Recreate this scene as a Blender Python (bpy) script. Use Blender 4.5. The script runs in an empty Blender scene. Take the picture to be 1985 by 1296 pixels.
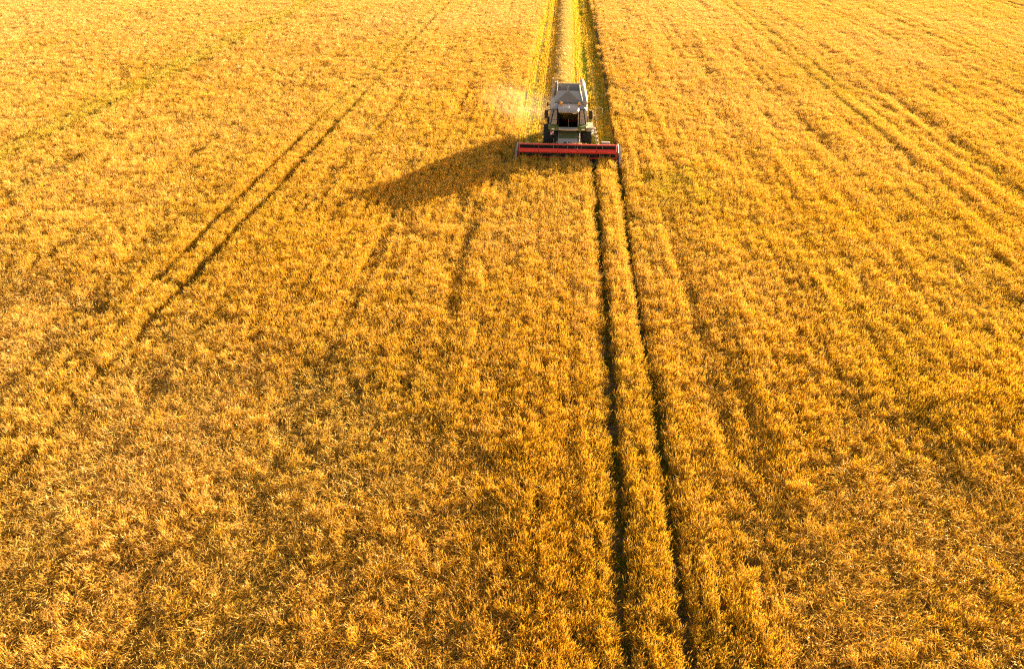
import bpy, bmesh, math, random
import numpy as np
from mathutils import Vector, Matrix
random.seed(7)
R = math.radians
scene = bpy.context.scene
C = scene.collection

# ------------------------------------------------------------------ camera, sky, sun, exposure
cam_d = bpy.data.cameras.new("camera")
cam = bpy.data.objects.new("camera", cam_d)
C.objects.link(cam)
cam.location = (0, 0, 18.4)
cam.rotation_euler = (R(90 - 32.445), 0, R(3.81))
cam_d.sensor_width = 36
cam_d.lens = 25.39
cam_d.clip_end = 5000
scene.camera = cam

SUN_EL, SUN_AZ = 9.2, 38.0            # azimuth from +Y towards +X
world = bpy.data.worlds.new("World")
scene.world = world
world.use_nodes = True
wn, wl = world.node_tree.nodes, world.node_tree.links
wn.clear()
sky = wn.new("ShaderNodeTexSky")
sky.sky_type = 'NISHITA'
sky.sun_disc = False
sky.sun_elevation = R(SUN_EL)
sky.sun_rotation = R(SUN_AZ)
sky.dust_density = 3.0
sky.air_density = 1.0
sky.ozone_density = 0.6
wmix = wn.new("ShaderNodeMixRGB")
wmix.blend_type = 'MULTIPLY'
wmix.inputs[0].default_value = 1.0
wmix.inputs[2].default_value = (1.0, 0.80, 0.66, 1)
bg = wn.new("ShaderNodeBackground")
bg.inputs[1].default_value = 0.078
wo = wn.new("ShaderNodeOutputWorld")
wl.new(sky.outputs[0], wmix.inputs[1])
wl.new(wmix.outputs[0], bg.inputs[0])
wl.new(bg.outputs[0], wo.inputs[0])

sun_d = bpy.data.lights.new("sun", 'SUN')
sun_d.energy = 5.0
sun_d.angle = R(0.5)
sun_d.color = (1.0, 0.83, 0.52)
sun = bpy.data.objects.new("sun", sun_d)
C.objects.link(sun)
sun.location = (40, 120, 60)
sun.rotation_euler = (R(90 - SUN_EL), 0, R(180 - SUN_AZ))

vs = scene.view_settings
vs.view_transform = 'Standard'
vs.look = 'None'
vs.exposure = 2.66
vs.gamma = 1.0
scene.cycles.max_bounces = 8
scene.cycles.diffuse_bounces = 3
scene.cycles.transmission_bounces = 4
scene.cycles.transparent_max_bounces = 8
scene.cycles.volume_bounces = 1
scene.cycles.use_denoising = False
scene.cycles.filter_width = 1.2
scene.cycles.sample_clamp_indirect = 2.0

# ------------------------------------------------------------------ materials
def nodes_of(m):
    m.use_nodes = True
    nt = m.node_tree
    nt.nodes.clear()
    return nt, nt.nodes, nt.links

def paint(name, col, rough=0.45, metal=0.0, dirt=0.25, dirt_col=(0.42, 0.28, 0.12), scale=3.0, bump=0.0, spec=0.5):
    """paint or plastic with uneven dust and grime"""
    m = bpy.data.materials.new(name)
    nt, n, l = nodes_of(m)
    out = n.new("ShaderNodeOutputMaterial")
    p = n.new("ShaderNodeBsdfPrincipled")
    tc = n.new("ShaderNodeTexCoord")
    no = n.new("ShaderNodeTexNoise")
    no.inputs["Scale"].default_value = scale
    no.inputs["Detail"].default_value = 7
    no.inputs["Roughness"].default_value = 0.65
    rp = n.new("ShaderNodeMapRange")
    rp.inputs[1].default_value = 0.42
    rp.inputs[2].default_value = 0.75
    rp.inputs[3].default_value = 0.0
    rp.inputs[4].default_value = dirt
    mx = n.new("ShaderNodeMixRGB")
    mx.inputs[1].default_value = (*col, 1)
    mx.inputs[2].default_value = (*dirt_col, 1)
    l.new(tc.outputs["Object"], no.inputs["Vector"])
    l.new(no.outputs["Fac"], rp.inputs[0])
    l.new(rp.outputs[0], mx.inputs[0])
    l.new(mx.outputs[0], p.inputs["Base Color"])
    rr = n.new("ShaderNodeMapRange")
    rr.inputs[3].default_value = rough - 0.08
    rr.inputs[4].default_value = min(1, rough + 0.3)
    l.new(no.outputs["Fac"], rr.inputs[0])
    l.new(rr.outputs[0], p.inputs["Roughness"])
    p.inputs["Metallic"].default_value = metal
    p.inputs["Specular IOR Level"].default_value = spec
    if bump:
        b = n.new("ShaderNodeBump")
        b.inputs["Strength"].default_value = bump
        b.inputs["Distance"].default_value = 0.02
        l.new(no.outputs["Fac"], b.inputs["Height"])
        l.new(b.outputs[0], p.inputs["Normal"])
    l.new(p.outputs[0], out.inputs[0])
    return m

def plant(name, dry, pale, green, transl=0.45, noise=0.35, gloss=0.0):
    """dry or green plant matter; the per-plant attribute tint: 0 ripe gold, 1 green; world noise mixes in pale straw"""
    m = bpy.data.materials.new(name)
    nt, n, l = nodes_of(m)
    out = n.new("ShaderNodeOutputMaterial")
    at = n.new("ShaderNodeAttribute")
    at.attribute_type = 'INSTANCER'
    at.attribute_name = "tint"
    ap = n.new("ShaderNodeAttribute")
    ap.attribute_type = 'INSTANCER'
    ap.attribute_name = "pale"
    geo = n.new("ShaderNodeNewGeometry")
    no = n.new("ShaderNodeTexNoise")
    no.inputs["Scale"].default_value = 9.0
    no.inputs["Detail"].default_value = 2
    l.new(geo.outputs["Position"], no.inputs["Vector"])
    mr = n.new("ShaderNodeMapRange")
    mr.inputs[1].default_value = 0.35
    mr.inputs[2].default_value = 0.65
    mr.inputs[3].default_value = -noise
    mr.inputs[4].default_value = noise
    l.new(no.outputs["Fac"], mr.inputs[0])
    ad = n.new("ShaderNodeMath")
    ad.operation = 'ADD'
    ad.use_clamp = True
    l.new(ap.outputs["Fac"], ad.inputs[0])
    l.new(mr.outputs[0], ad.inputs[1])
    m1 = n.new("ShaderNodeMixRGB")
    m1.inputs[1].default_value = (*dry, 1)
    m1.inputs[2].default_value = (*pale, 1)
    l.new(ad.outputs[0], m1.inputs[0])
    m2 = n.new("ShaderNodeMixRGB")
    m2.inputs[2].default_value = (*green, 1)
    l.new(at.outputs["Fac"], m2.inputs[0])
    l.new(m1.outputs[0], m2.inputs[1])
    d = n.new("ShaderNodeBsdfDiffuse")
    t = n.new("ShaderNodeBsdfTranslucent")
    mx = n.new("ShaderNodeMixShader")
    mx.inputs[0].default_value = transl
    l.new(m2.outputs[0], d.inputs[0])
    l.new(m2.outputs[0], t.inputs[0])
    l.new(d.outputs[0], mx.inputs[1])
    l.new(t.outputs[0], mx.inputs[2])
    last = mx
    if gloss:
        g = n.new("ShaderNodeBsdfGlossy")
        g.inputs["Roughness"].default_value = 0.42
        g.inputs["Color"].default_value = (1, 0.85, 0.6, 1)
        mg = n.new("ShaderNodeMixShader")
        mg.inputs[0].default_value = gloss
        l.new(mx.outputs[0], mg.inputs[1])
        l.new(g.outputs[0], mg.inputs[2])
        last = mg
    l.new(last.outputs[0], out.inputs[0])
    return m

M_EAR = plant("ripe_ear", (0.75, 0.452, 0.016), (0.82, 0.535, 0.185), (0.52, 0.42, 0.02), 0.45, 0.35, 0.05)
M_STEM = plant("dry_stem", (0.44, 0.262, 0.014), (0.58, 0.38, 0.065), (0.20, 0.19, 0.015), 0.35, 0.35, 0.04)
M_LEAF = plant("dry_leaf", (0.52, 0.31, 0.028), (0.64, 0.43, 0.09), (0.20, 0.20, 0.015), 0.5)
M_GRASS = plant("green_grass", (0.46, 0.32, 0.02), (0.40, 0.30, 0.03), (0.13, 0.17, 0.008), 0.5, 0.2)
M_STUB = plant("stubble_straw", (0.66, 0.39, 0.025), (0.74, 0.52, 0.10), (0.38, 0.34, 0.015), 0.45, 0.3)
M_STRAW = plant("loose_straw", (0.60, 0.38, 0.07), (0.78, 0.56, 0.20), (0.25, 0.22, 0.02), 0.25, 0.4, 0.04)

def ground_material():
    m = bpy.data.materials.new("field_soil")
    nt, n, l = nodes_of(m)
    out = n.new("ShaderNodeOutputMaterial")
    p = n.new("ShaderNodeBsdfPrincipled")
    p.inputs["Roughness"].default_value = 0.95
    geo = n.new("ShaderNodeNewGeometry")
    n1 = n.new("ShaderNodeTexNoise")
    n1.inputs["Scale"].default_value = 6.0
    n1.inputs["Detail"].default_value = 10
    l.new(geo.outputs["Position"], n1.inputs["Vector"])
    r1 = n.new("ShaderNodeValToRGB")
    r1.color_ramp.elements[0].position = 0.35
    r1.color_ramp.elements[0].color = (0.035, 0.022, 0.010, 1)
    r1.color_ramp.elements[1].position = 0.72
    r1.color_ramp.elements[1].color = (0.20, 0.12, 0.035, 1)
    l.new(n1.outputs["Fac"], r1.inputs[0])
    l.new(r1.outputs[0], p.inputs["Base Color"])
    b = n.new("ShaderNodeBump")
    b.inputs["Strength"].default_value = 0.8
    b.inputs["Distance"].default_value = 0.05
    l.new(n1.outputs["Fac"], b.inputs["Height"])
    l.new(b.outputs[0], p.inputs["Normal"])
    l.new(p.outputs[0], out.inputs[0])
    return m

def litter_material():
    m = bpy.data.materials.new("chaff_litter")
    nt, n, l = nodes_of(m)
    out = n.new("ShaderNodeOutputMaterial")
    p = n.new("ShaderNodeBsdfPrincipled")
    p.inputs["Roughness"].default_value = 0.9
    geo = n.new("ShaderNodeNewGeometry")
    mp = n.new("ShaderNodeMapping")
    mp.inputs["Scale"].default_value = (1, 0.35, 1)
    n1 = n.new("ShaderNodeTexNoise")
    n1.inputs["Scale"].default_value = 9.0
    n1.inputs["Detail"].default_value = 8
    l.new(geo.outputs["Position"], mp.inputs[0])
    l.new(mp.outputs[0], n1.inputs["Vector"])
    r1 = n.new("ShaderNodeValToRGB")
    r1.color_ramp.elements[0].position = 0.32
    r1.color_ramp.elements[0].color = (0.26, 0.17, 0.015, 1)
    r1.color_ramp.elements[1].position = 0.66
    r1.color_ramp.elements[1].color = (0.66, 0.43, 0.04, 1)
    l.new(n1.outputs["Fac"], r1.inputs[0])
    l.new(r1.outputs[0], p.inputs["Base Color"])
    l.new(p.outputs[0], out.inputs[0])
    return m

# ------------------------------------------------------------------ numpy value noise
_tab = np.random.RandomState(11).rand(256, 256)
def vnoise(x, y, s=0):
    x = np.asarray(x, float) + 37.3 * s + 1000
    y = np.asarray(y, float) + 91.7 * s + 1000
    xi, yi = np.floor(x).astype(int), np.floor(y).astype(int)
    fx, fy = x - xi, y - yi
    fx, fy = fx * fx * (3 - 2 * fx), fy * fy * (3 - 2 * fy)
    g = lambda a, b: _tab[a % 256, b % 256]
    return (g(xi, yi) * (1 - fx) + g(xi + 1, yi) * fx) * (1 - fy) + (g(xi, yi + 1) * (1 - fx) + g(xi + 1, yi + 1) * fx) * fy
def fnoise(x, y, s=0, o=3):
    r, a, t = 0, 1.0, 0
    for k in range(o):
        r = r + a * vnoise(x * 2 ** k, y * 2 ** k, s + k)
        t += a
        a *= 0.5
    return r / t
def sstep(a, b, x):
    t = np.clip((x - a) / (b - a), 0, 1)
    return t * t * (3 - 2 * t)

# ------------------------------------------------------------------ field layout (rows run along +Y)
FX0, KNIFE = 0.62, 53.1               # centre line of the machine, where the standing crop ends in front of it
TRACKS = [(2.50, 0.40), (4.22, 0.40), (-20.85, 0.54), (-18.95, 0.56), (26.2, 0.25), (27.95, 0.20),
          (-43.3, 0.24), (-41.6, 0.24), (48.4, 0.16), (50.2, 0.16), (-66.0, 0.5), (-64.2, 0.5), (72, 0.5), (73.8, 0.5)]
def track_x(x0, y):
    return x0 + np.where(np.abs(x0 - 3.4) < 2, 0.0065 * (y - 34), 0) + 0.12 * (vnoise(y * 0.07, 0 * y + x0, 5) - 0.5) * 2 + 0.06 * (vnoise(y * 0.45, 0 * y + x0, 6) - 0.5) * 2
def track_dist(x, y):
    """signed depth into the nearest wheel track: > 0 inside"""
    d = np.full(np.shape(x), -9.0)
    for i, (x0, w) in enumerate(TRACKS):
        ww = w * (0.75 + 0.5 * vnoise(y * 0.8, 0 * y + i, 8))
        if abs(x0) > 25:
            ww = ww * 0.85
        if -25 < x0 < -15:
            ww = w * (0.88 + 0.24 * vnoise(y * 0.8, 0 * y + i, 8))
            if x0 < -20:       # the outer wheel track only shows over part of its length
                ww = ww * sstep(28, 34, y) * (1 - 0.75 * sstep(58, 61, y))
            else:
                ww = ww * (0.6 + 0.4 * sstep(20, 31, y)) * (1 - 0.5 * sstep(57, 63, y))
        d = np.maximum(d, ww / 2 - np.abs(x - track_x(x0, y)))
    return d
def swath_left(y):
    return np.where(y > 117, -3.0, -3.45) + 0.10 * (vnoise(y * 0.8, 0 * y, 3) - 0.5)
def swath_right(y):
    return 4.40 + 0.10 * (vnoise(y * 0.8, 0 * y, 4) - 0.5)
def in_swath(x, y):
    return (y > KNIFE) & (x > swath_left(y)) & (x < swath_right(y))

def in_view(x, y, pad=8.0):
    """ground inside the photographed wedge plus a margin"""
    psi = R(3.81)
    fx = x * math.cos(psi) + y * math.sin(psi)
    fy = -x * math.sin(psi) + y * math.cos(psi)
    depth = fy * math.cos(R(32.445)) + 18.4 * math.sin(R(32.445))
    return (np.abs(fx) < depth * 0.712 + pad) & (fy > 5.5)

def jitter_grid(x0, x1, y0, y1, s, seed):
    rs = np.random.RandomState(seed)
    gx, gy = np.meshgrid(np.arange(x0, x1, s), np.arange(y0, y1, s))
    x = gx.ravel() + (rs.rand(gx.size) - 0.5) * s * 1.1
    y = gy.ravel() + (rs.rand(gx.size) - 0.5) * s * 1.1
    return x, y

def tilt_euler(spin, tilt, az):
    """spin about the stem, then lean by tilt towards azimuth az -> XYZ euler"""
    cs, ss = np.cos(spin), np.sin(spin)
    ct, st = np.cos(tilt), np.sin(tilt)
    ax, ay = -np.sin(az), np.cos(az)
    k = 1 - ct
    K = np.empty((len(spin), 3, 3))
    K[:, 0, 0] = ct + ax * ax * k; K[:, 0, 1] = ax * ay * k; K[:, 0, 2] = ay * st
    K[:, 1, 0] = ax * ay * k; K[:, 1, 1] = ct + ay * ay * k; K[:, 1, 2] = -ax * st
    K[:, 2, 0] = -ay * st; K[:, 2, 1] = ax * st; K[:, 2, 2] = ct
    Z = np.zeros_like(K)
    Z[:, 0, 0] = cs; Z[:, 0, 1] = -ss; Z[:, 1, 0] = ss; Z[:, 1, 1] = cs; Z[:, 2, 2] = 1
    Q = K @ Z
    ey = -np.arcsin(np.clip(Q[:, 2, 0], -1, 1))
    ex = np.arctan2(Q[:, 2, 1], Q[:, 2, 2])
    ez = np.arctan2(Q[:, 1, 0], Q[:, 0, 0])
    return np.stack([ex, ey, ez], 1)

# ------------------------------------------------------------------ plant tufts (instanced source meshes)
class Tuft:
    def __init__(self):
        self.v, self.f, self.m = [], [], []
    def ribbon(self, pts, widths, side, mi):
        b = len(self.v)
        for p, w in zip(pts, widths):
            self.v += [p - side * w, p + side * w]
        for i in range(len(pts) - 1):
            self.f.append((b + 2 * i, b + 2 * i + 1, b + 2 * i + 3, b + 2 * i + 2))
            self.m.append(mi)
    def spindle(self, a, d, ln, r, mi, n=4):
        d = d.normalized()
        s = d.orthogonal().normalized()
        t = d.cross(s)
        b = len(self.v)
        self.v += [a, a + d * ln]
        for k in range(n):
            q = 2 * math.pi * k / n
            self.v.append(a + d * ln * 0.35 + (s * math.cos(q) + t * math.sin(q)) * r)
        for k in range(n):
            k2 = (k + 1) % n
            self.f += [(b, b + 2 + k2, b + 2 + k), (b + 1, b + 2 + k, b + 2 + k2)]
            self.m += [mi, mi]
    def mesh(self, name, mats):
        me = bpy.data.meshes.new(name)
        me.from_pydata([tuple(p) for p in self.v], [], self.f)
        for m in mats:
            me.materials.append(m)
        me.polygons.foreach_set("material_index", self.m)
        me.update()
        return me

def rvec(rng):
    a = rng.uniform(0, 2 * math.pi)
    return Vector((math.cos(a), math.sin(a), 0))

def cereal_tuft(rng, n, rad, messy, coarse=1.0, awns=4):
    T = Tuft()
    lean0 = rvec(rng)
    for k in range(n):
        base = rvec(rng) * rad * math.sqrt(rng.random())
        h = rng.uniform(0.44, 0.74)
        d = (lean0 * 0.25 + rvec(rng)).normalized()
        l = rng.uniform(0.0, 0.16) if not messy else rng.uniform(0.3, 1.3)
        pts, p, ang, seg = [], base.copy(), l * 0.3, h / 3
        pts.append(p.copy())
        for s in range(3):
            p = p + (Vector((0, 0, 1)) * math.cos(ang) + d * math.sin(ang)) * seg
            pts.append(p.copy())
            ang += l * 0.45
        side = rvec(rng)
        w = 0.0032 * coarse
        T.ribbon(pts, [w, w, w, w * 0.8], side, 0)
        ang += rng.uniform(0.0, 0.5) if not messy else rng.uniform(0.1, 0.8)
        ed = Vector((0, 0, 1)) * math.cos(ang) + d * math.sin(ang)
        ln = rng.uniform(0.075, 0.11) * (1 + 0.25 * (coarse - 1))
        T.spindle(p, ed, ln, 0.0115 * coarse, 1, 4 if coarse < 1.5 else 3)
        o = ed.orthogonal().normalized()
        for q in range(awns):
            a2 = q * 2 * math.pi / max(awns, 1) + rng.random()
            sd = (o * math.cos(a2) + ed.cross(o) * math.sin(a2))
            st = p + ed * ln * rng.uniform(0.3, 0.9)
            tip = st + (ed + sd * rng.uniform(0.06, 0.24)).normalized() * rng.uniform(0.10, 0.16)
            ws = ed.cross(sd).normalized() * 0.0026 * coarse
            b = len(T.v)
            T.v += [st - ws, st + ws, tip]
            T.f.append((b, b + 1, b + 2))
            T.m.append(1)
        if rng.random() < 0.75:
            st = pts[rng.choice((1, 2))]
            ld = rvec(rng)
            L = rng.uniform(0.12, 0.24)
            lp = [st, st + ld * L * 0.4 + Vector((0, 0, L * 0.35)), st + ld * L * 0.9 + Vector((0, 0, rng.uniform(-0.3, 0.25) * L))]
            T.ribbon(lp, [0.004 * coarse, 0.006 * coarse, 0.001], ld.cross(Vector((0, 0, 1))), 2)
    return T

def stubble_tuft(rng):
    T = Tuft()
    for k in range(16):
        base = Vector((rng.gauss(0, 0.03), rng.uniform(-0.16, 0.16), 0))
        d = rvec(rng) * rng.uniform(0.0, 0.3) + Vector((0, 0, 1))
        h = rng.uniform(0.12, 0.22)
        T.ribbon([base, base + d * h], [0.005, 0.005], rvec(rng), 0)
    for k in range(10):
        base = Vector((rng.uniform(-.12, .12), rng.uniform(-.16, .16), 0.03 + rng.random() * 0.05))
        d = rvec(rng)
        L = rng.uniform(0.05, 0.16)
        T.ribbon([base - d * L, base + d * L], [0.006, 0.005], d.cross(Vector((0, 0, 1))) + Vector((0, 0, rng.uniform(-.5, .5))), 1)
    return T

def grass_tuft(rng, n=26, rad=0.11, hmax=0.26):
    T = Tuft()
    for k in range(n):
        base = rvec(rng) * rad * math.sqrt(rng.random())
        d = rvec(rng)
        h = rng.uniform(0.4, 1.0) * hmax
        e = rng.uniform(0.2, 0.9)
        pts = [base, base + Vector((0, 0, h * 0.6)) + d * h * 0.2 * e, base + Vector((0, 0, h * (1.1 - 0.4 * e))) + d * h * 0.8 * e]
        T.ribbon(pts, [0.005, 0.006, 0.0008], d.cross(Vector((0, 0, 1))), 0)
    return T

def straw_tuft(rng):
    T = Tuft()
    for k in range(46):
        c = Vector((rng.gauss(0, 0.16), rng.gauss(0, 0.16), abs(rng.gauss(0.03, 0.05))))
        d = rvec(rng) + Vector((0, 0, rng.uniform(-0.35, 0.45)))
        L = rng.uniform(0.08, 0.26)
        mid = c + Vector((0, 0, rng.uniform(0, 0.05)))
        T.ribbon([c - d * L, mid, c + d * L], [0.006, 0.007, 0.005], (d.cross(Vector((0, 0, 1)))).normalized() + Vector((0, 0, rng.uniform(-.8, .8))), 0)
    return T

def source_collection(name, tufts, mats):
    col = bpy.data.collections.new(name)          # not linked to the scene: only a source for the scatter
    for i, t in enumerate(tufts):
        o = bpy.data.objects.new("%s_%02d" % (name, i), t.mesh(name, mats))
        col.objects.link(o)
    return col

def scatter_group(name, col):
    ng = bpy.data.node_groups.new(name, 'GeometryNodeTree')
    ng.interface.new_socket("Geometry", in_out='INPUT', socket_type='NodeSocketGeometry')
    ng.interface.new_socket("Geometry", in_out='OUTPUT', socket_type='NodeSocketGeometry')
    n, l = ng.nodes, ng.links
    gi, go = n.new("NodeGroupInput"), n.new("NodeGroupOutput")
    ci = n.new("GeometryNodeCollectionInfo")
    ci.inputs["Collection"].default_value = col
    ci.inputs["Separate Children"].default_value = True
    ci.inputs["Reset Children"].default_value = True
    ip = n.new("GeometryNodeInstanceOnPoints")
    ip.inputs["Pick Instance"].default_value = True
    def attr(nm, ty):
        a = n.new("GeometryNodeInputNamedAttribute")
        a.data_type = ty
        a.inputs["Name"].default_value = nm
        return a.outputs["Attribute"]
    er = n.new("FunctionNodeEulerToRotation")
    l.new(attr("rot", 'FLOAT_VECTOR'), er.inputs[0])
    l.new(gi.outputs[0], ip.inputs["Points"])
    l.new(ci.outputs[0], ip.inputs["Instance"])
    l.new(attr("variant", 'INT'), ip.inputs["Instance Index"])
    l.new(attr("pick", 'BOOLEAN'), ip.inputs["Selection"])
    l.new(er.outputs[0], ip.inputs["Rotation"])
    l.new(attr("size", 'FLOAT_VECTOR'), ip.inputs["Scale"])
    j = n.new("GeometryNodeJoinGeometry")
    l.new(ip.outputs[0], j.inputs[0])
    l.new(gi.outputs[0], j.inputs[0])
    l.new(j.outputs[0], go.inputs[0])
    return ng

def scatter(name, col, P, rot, size, variant, tint, pale, label, cat, base=None, base_mat=None):
    """one object: loose points (plus an optional base surface) carrying tufts"""
    bv, bf = base if base else (np.zeros((0, 3)), [])
    nb, npt = len(bv), len(P)
    me = bpy.data.meshes.new(name)
    allv = np.concatenate([bv, P]) if nb else P
    me.from_pydata(allv.tolist(), [], bf)
    def put(nm, ty, key, arr, pad):
        a = me.attributes.new(nm, ty, 'POINT')
        arr = np.asarray(arr)
        full = np.concatenate([np.full((nb,) + arr.shape[1:], pad, arr.dtype), arr]) if nb else arr
        a.data.foreach_set(key, full.ravel())
    put("rot", 'FLOAT_VECTOR', "vector", rot.astype(np.float32), 0)
    put("size", 'FLOAT_VECTOR', "vector", size.astype(np.float32), 1)
    put("variant", 'INT', "value", variant.astype(np.int32), 0)
    put("tint", 'FLOAT', "value", tint.astype(np.float32), 0)
    put("pale", 'FLOAT', "value", pale.astype(np.float32), 0)
    put("pick", 'BOOLEAN', "value", np.ones(npt, bool), False)
    if base_mat:
        me.materials.append(base_mat)
    me.update()
    o = bpy.data.objects.new(name, me)
    C.objects.link(o)
    md = o.modifiers.new("scatter", 'NODES')
    md.node_group = scatter_group(name, col)
    o["kind"] = "stuff"
    o["label"] = label
    o["category"] = cat
    return o

# ------------------------------------------------------------------ ground
def sheet(name, xs, ys, z, mat):
    bm = bmesh.new()
    vs_ = [[bm.verts.new((x, y, z)) for x in xs] for y in ys]
    for j in range(len(ys) - 1):
        for i in range(len(xs) - 1):
            bm.faces.new((vs_[j][i], vs_[j][i + 1], vs_[j + 1][i + 1], vs_[j + 1][i]))
    me = bpy.data.meshes.new(name)
    bm.to_mesh(me)
    bm.free()
    me.materials.append(mat)
    o = bpy.data.objects.new(name, me)
    C.objects.link(o)
    o["kind"] = "structure"
    return o
M_SOIL, M_LITTER = ground_material(), litter_material()
sheet("ground", (-2500, -300, -100, 0, 100, 300, 2500), (-2500, -200, 0, 60, 200, 2500), 0.0, M_SOIL)
g = sheet("stubble_strip_ground", (-3.3, 0.6, 4.4), (53.2, 90, 130, 190), 0.006, M_LITTER)

# ------------------------------------------------------------------ the standing crop
rng = random.Random(3)
NU, NM, NF, NFM = 9, 6, 6, 4
tufts = [cereal_tuft(rng, 18, 0.13, False, 1.05, 6) for _ in range(NU)] + \
        [cereal_tuft(rng, 18, 0.15, True, 1.05, 5) for _ in range(NM)] + \
        [cereal_tuft(rng, 30, 0.22, False, 1.4, 3) for _ in range(NF)] + \
        [cereal_tuft(rng, 30, 0.24, True, 1.4, 3) for _ in range(NFM)]
crop_col = source_collection("cereal_tuft", tufts, [M_STEM, M_EAR, M_LEAF])

def crop_points():
    rs = np.random.RandomState(5)
    X, Y, far = [], [], []
    for (y0, y1, s, fl) in ((4, 40, 0.175, 0), (40, 72, 0.215, 0), (72, 185, 0.32, 1)):
        x, y = jitter_grid(-150, 150, y0, y1, s, int(y0) + 1)
        k = in_view(x, y)
        X.append(x[k]); Y.append(y[k]); far.append(np.full(k.sum(), fl))
    x, y, far = np.concatenate(X), np.concatenate(Y), np.concatenate(far)
    x = x - 0.075 * vnoise(x * 0.3, y * 0.12, 81) * np.sin(2 * math.pi * x / 0.62)          # drill rows
    keep = ~in_swath(x, y) & (track_dist(x, y) < 0.02)
    keep &= ~((y > KNIFE - 0.15) & (x > -3.5) & (x < 4.6) & (y < 58))
    x, y, far = x[keep], y[keep], far[keep]
    n = len(x)
    # growth: streaks along the rows, clumps, thin places
    streak = 0.5 * vnoise(x * 0.62, y * 0.035, 1) + 0.5 * vnoise(x * 1.7, y * 0.07, 15)
    clump = fnoise(x * 0.9, y * 0.55, 2, 3)
    big = fnoise(x * 0.06, y * 0.05, 3, 3)
    growth = 0.62 * streak + 0.38 * clump
    fine = vnoise(x * 3.1, y * 2.1, 17)
    thin = np.clip(0.6 * sstep(0.42, 0.25, growth) + 0.55 * sstep(0.30, 0.08, fine) + 0.12 * sstep(0.24, 0.08, vnoise(x * 1.9, y * 0.07, 15)) + 0.16 * sstep(45, 20, y), 0, 1)
    for (bx, by, bw, bh) in ((-8.6, 21.5, 3.0, 2.6), (-6.6, 25.5, 2.4, 2.6), (7.0, 15.6, 1.8, 2.4), (13.2, 20.0, 2.0, 2.5)):
        thin = np.clip(thin + 0.38 * np.exp(-((x - bx) / bw) ** 2 - ((y - by) / bh) ** 2) * (0.4 + 1.2 * vnoise(x * 1.3, y * 0.9, 71)), 0, 1)
    thin *= 1 - 0.4 * sstep(60, 100, y)
    keep = rs.rand(n) > 0.62 * thin
    x, y, far, streak, clump, big, growth, thin, fine = [a[keep] for a in (x, y, far, streak, clump, big, growth, thin, fine)]
    n = len(x)
    # lodged crop
    lodge = sstep(0.50, 0.66, fnoise(x * 0.16, y * 0.13, 7, 3) + 0.05 * (vnoise(x * 1.2, y * 1.2, 21) - 0.5))
    near_l = sstep(25, 17, y + 0.5 * (x + 3)) * sstep(0.5, -4, x)
    near_r = sstep(23, 15, y - 0.25 * (x - 6)) * sstep(5.5, 8.5, x)
    far_l = sstep(-19, -26, x) * sstep(50, 66, y) * sstep(132, 112, y) * 0.8
    lodge = np.clip(lodge * 0.3 + near_l * 0.9 + near_r * 0.75 + far_l * 0.5, 0, 1)
    lodge *= 1 - np.exp(-((x - 3.4) / 1.6) ** 2)
    lodge *= 1 - np.exp(-((x + 20.1) / 2.0) ** 2)
    band = np.exp(-((x + 42.5) / 1.5) ** 2)
    lodge *= 1 - band
    lodge *= 0.45 + 0.9 * vnoise(x * 0.7, y * 0.7, 9)
    lodge = np.clip(lodge, 0, 1)
    az = 2 * math.pi * 1.6 * fnoise(x * 0.28, y * 0.22, 12, 2) + rs.normal(0, 0.55, n)
    tilt = np.abs(rs.normal(0.03, 0.07, n)) + lodge * rs.uniform(0.25, 1.05, n)
    rot = tilt_euler(rs.rand(n) * 2 * math.pi, tilt, az)
    hs = (0.90 + (0.27 + 0.13 * sstep(2, 8, x) - 0.10 * sstep(15, 24, x)) * (1 - 0.6 * np.exp(-((x + 20.1) / 2.0) ** 2)) * (1 - 0.35 * sstep(60, 100, y)) * (streak - 0.5) + 0.17 * (clump - 0.47) + 0.13 * (fine - 0.5)) * rs.uniform(0.88, 1.12, n) * (1 - 0.2 * thin)
    hs = np.clip(hs, 0.5, 1.25)
    edge = np.clip(track_dist(x, y) + 0.25, 0, 0.25) / 0.25     # plants beside a wheel track are a bit smaller
    hs *= 1 - 0.12 * edge
    ws = rs.uniform(0.9, 1.2, n)
    size = np.stack([ws, ws, hs], 1)
    messy = rs.rand(n) < lodge * 0.85
    var = np.where(far == 0, np.where(messy, NU + rs.randint(0, NM, n), rs.randint(0, NU, n)),
                   NU + NM + np.where(messy, NF + rs.randint(0, NFM, n), rs.randint(0, NF, n)))
    tint = 0.10 * sstep(0.5, 0.7, fnoise(x * 0.25, y * 0.1, 14, 2)) + 0.25 * thin * rs.rand(n)
    for (wx, wy, wr) in ((7.7, 48.3, 1.3), (6.2, 49.3, 0.9), (9.0, 49.6, 1.0), (9.6, 45.5, 0.9), (7.0, 45.9, 0.8)):
        tint += 0.75 * np.exp(-(((x - wx) / wr) ** 2 + ((y - wy) / (wr * 1.9)) ** 2)) * rs.rand(n)
    tint += 0.55 * band * (0.6 + 0.4 * rs.rand(n))
    for x0, w in TRACKS[2:]:
        tint += 0.35 * np.exp(-((x - track_x(x0, y)) / 0.55) ** 2) * sstep(50, 66, y)
    tint = np.clip(tint, 0, 0.9)
    pale = np.clip(0.15 + 0.5 * (big - 0.4) / 0.25 * 0.35 + 0.25 * lodge + 0.40 * sstep(55, 115, y) * (0.5 + fnoise(x * 0.05, y * 0.03, 61, 2)) + rs.normal(0, 0.17, n), 0, 1)  # the distance term puts haze into the crop colour, paler further off
    P = np.stack([x, y, np.zeros(n)], 1)
    return P, rot, size, var, tint, pale
cp = crop_points()
print("crop tufts", len(cp[0]))
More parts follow.
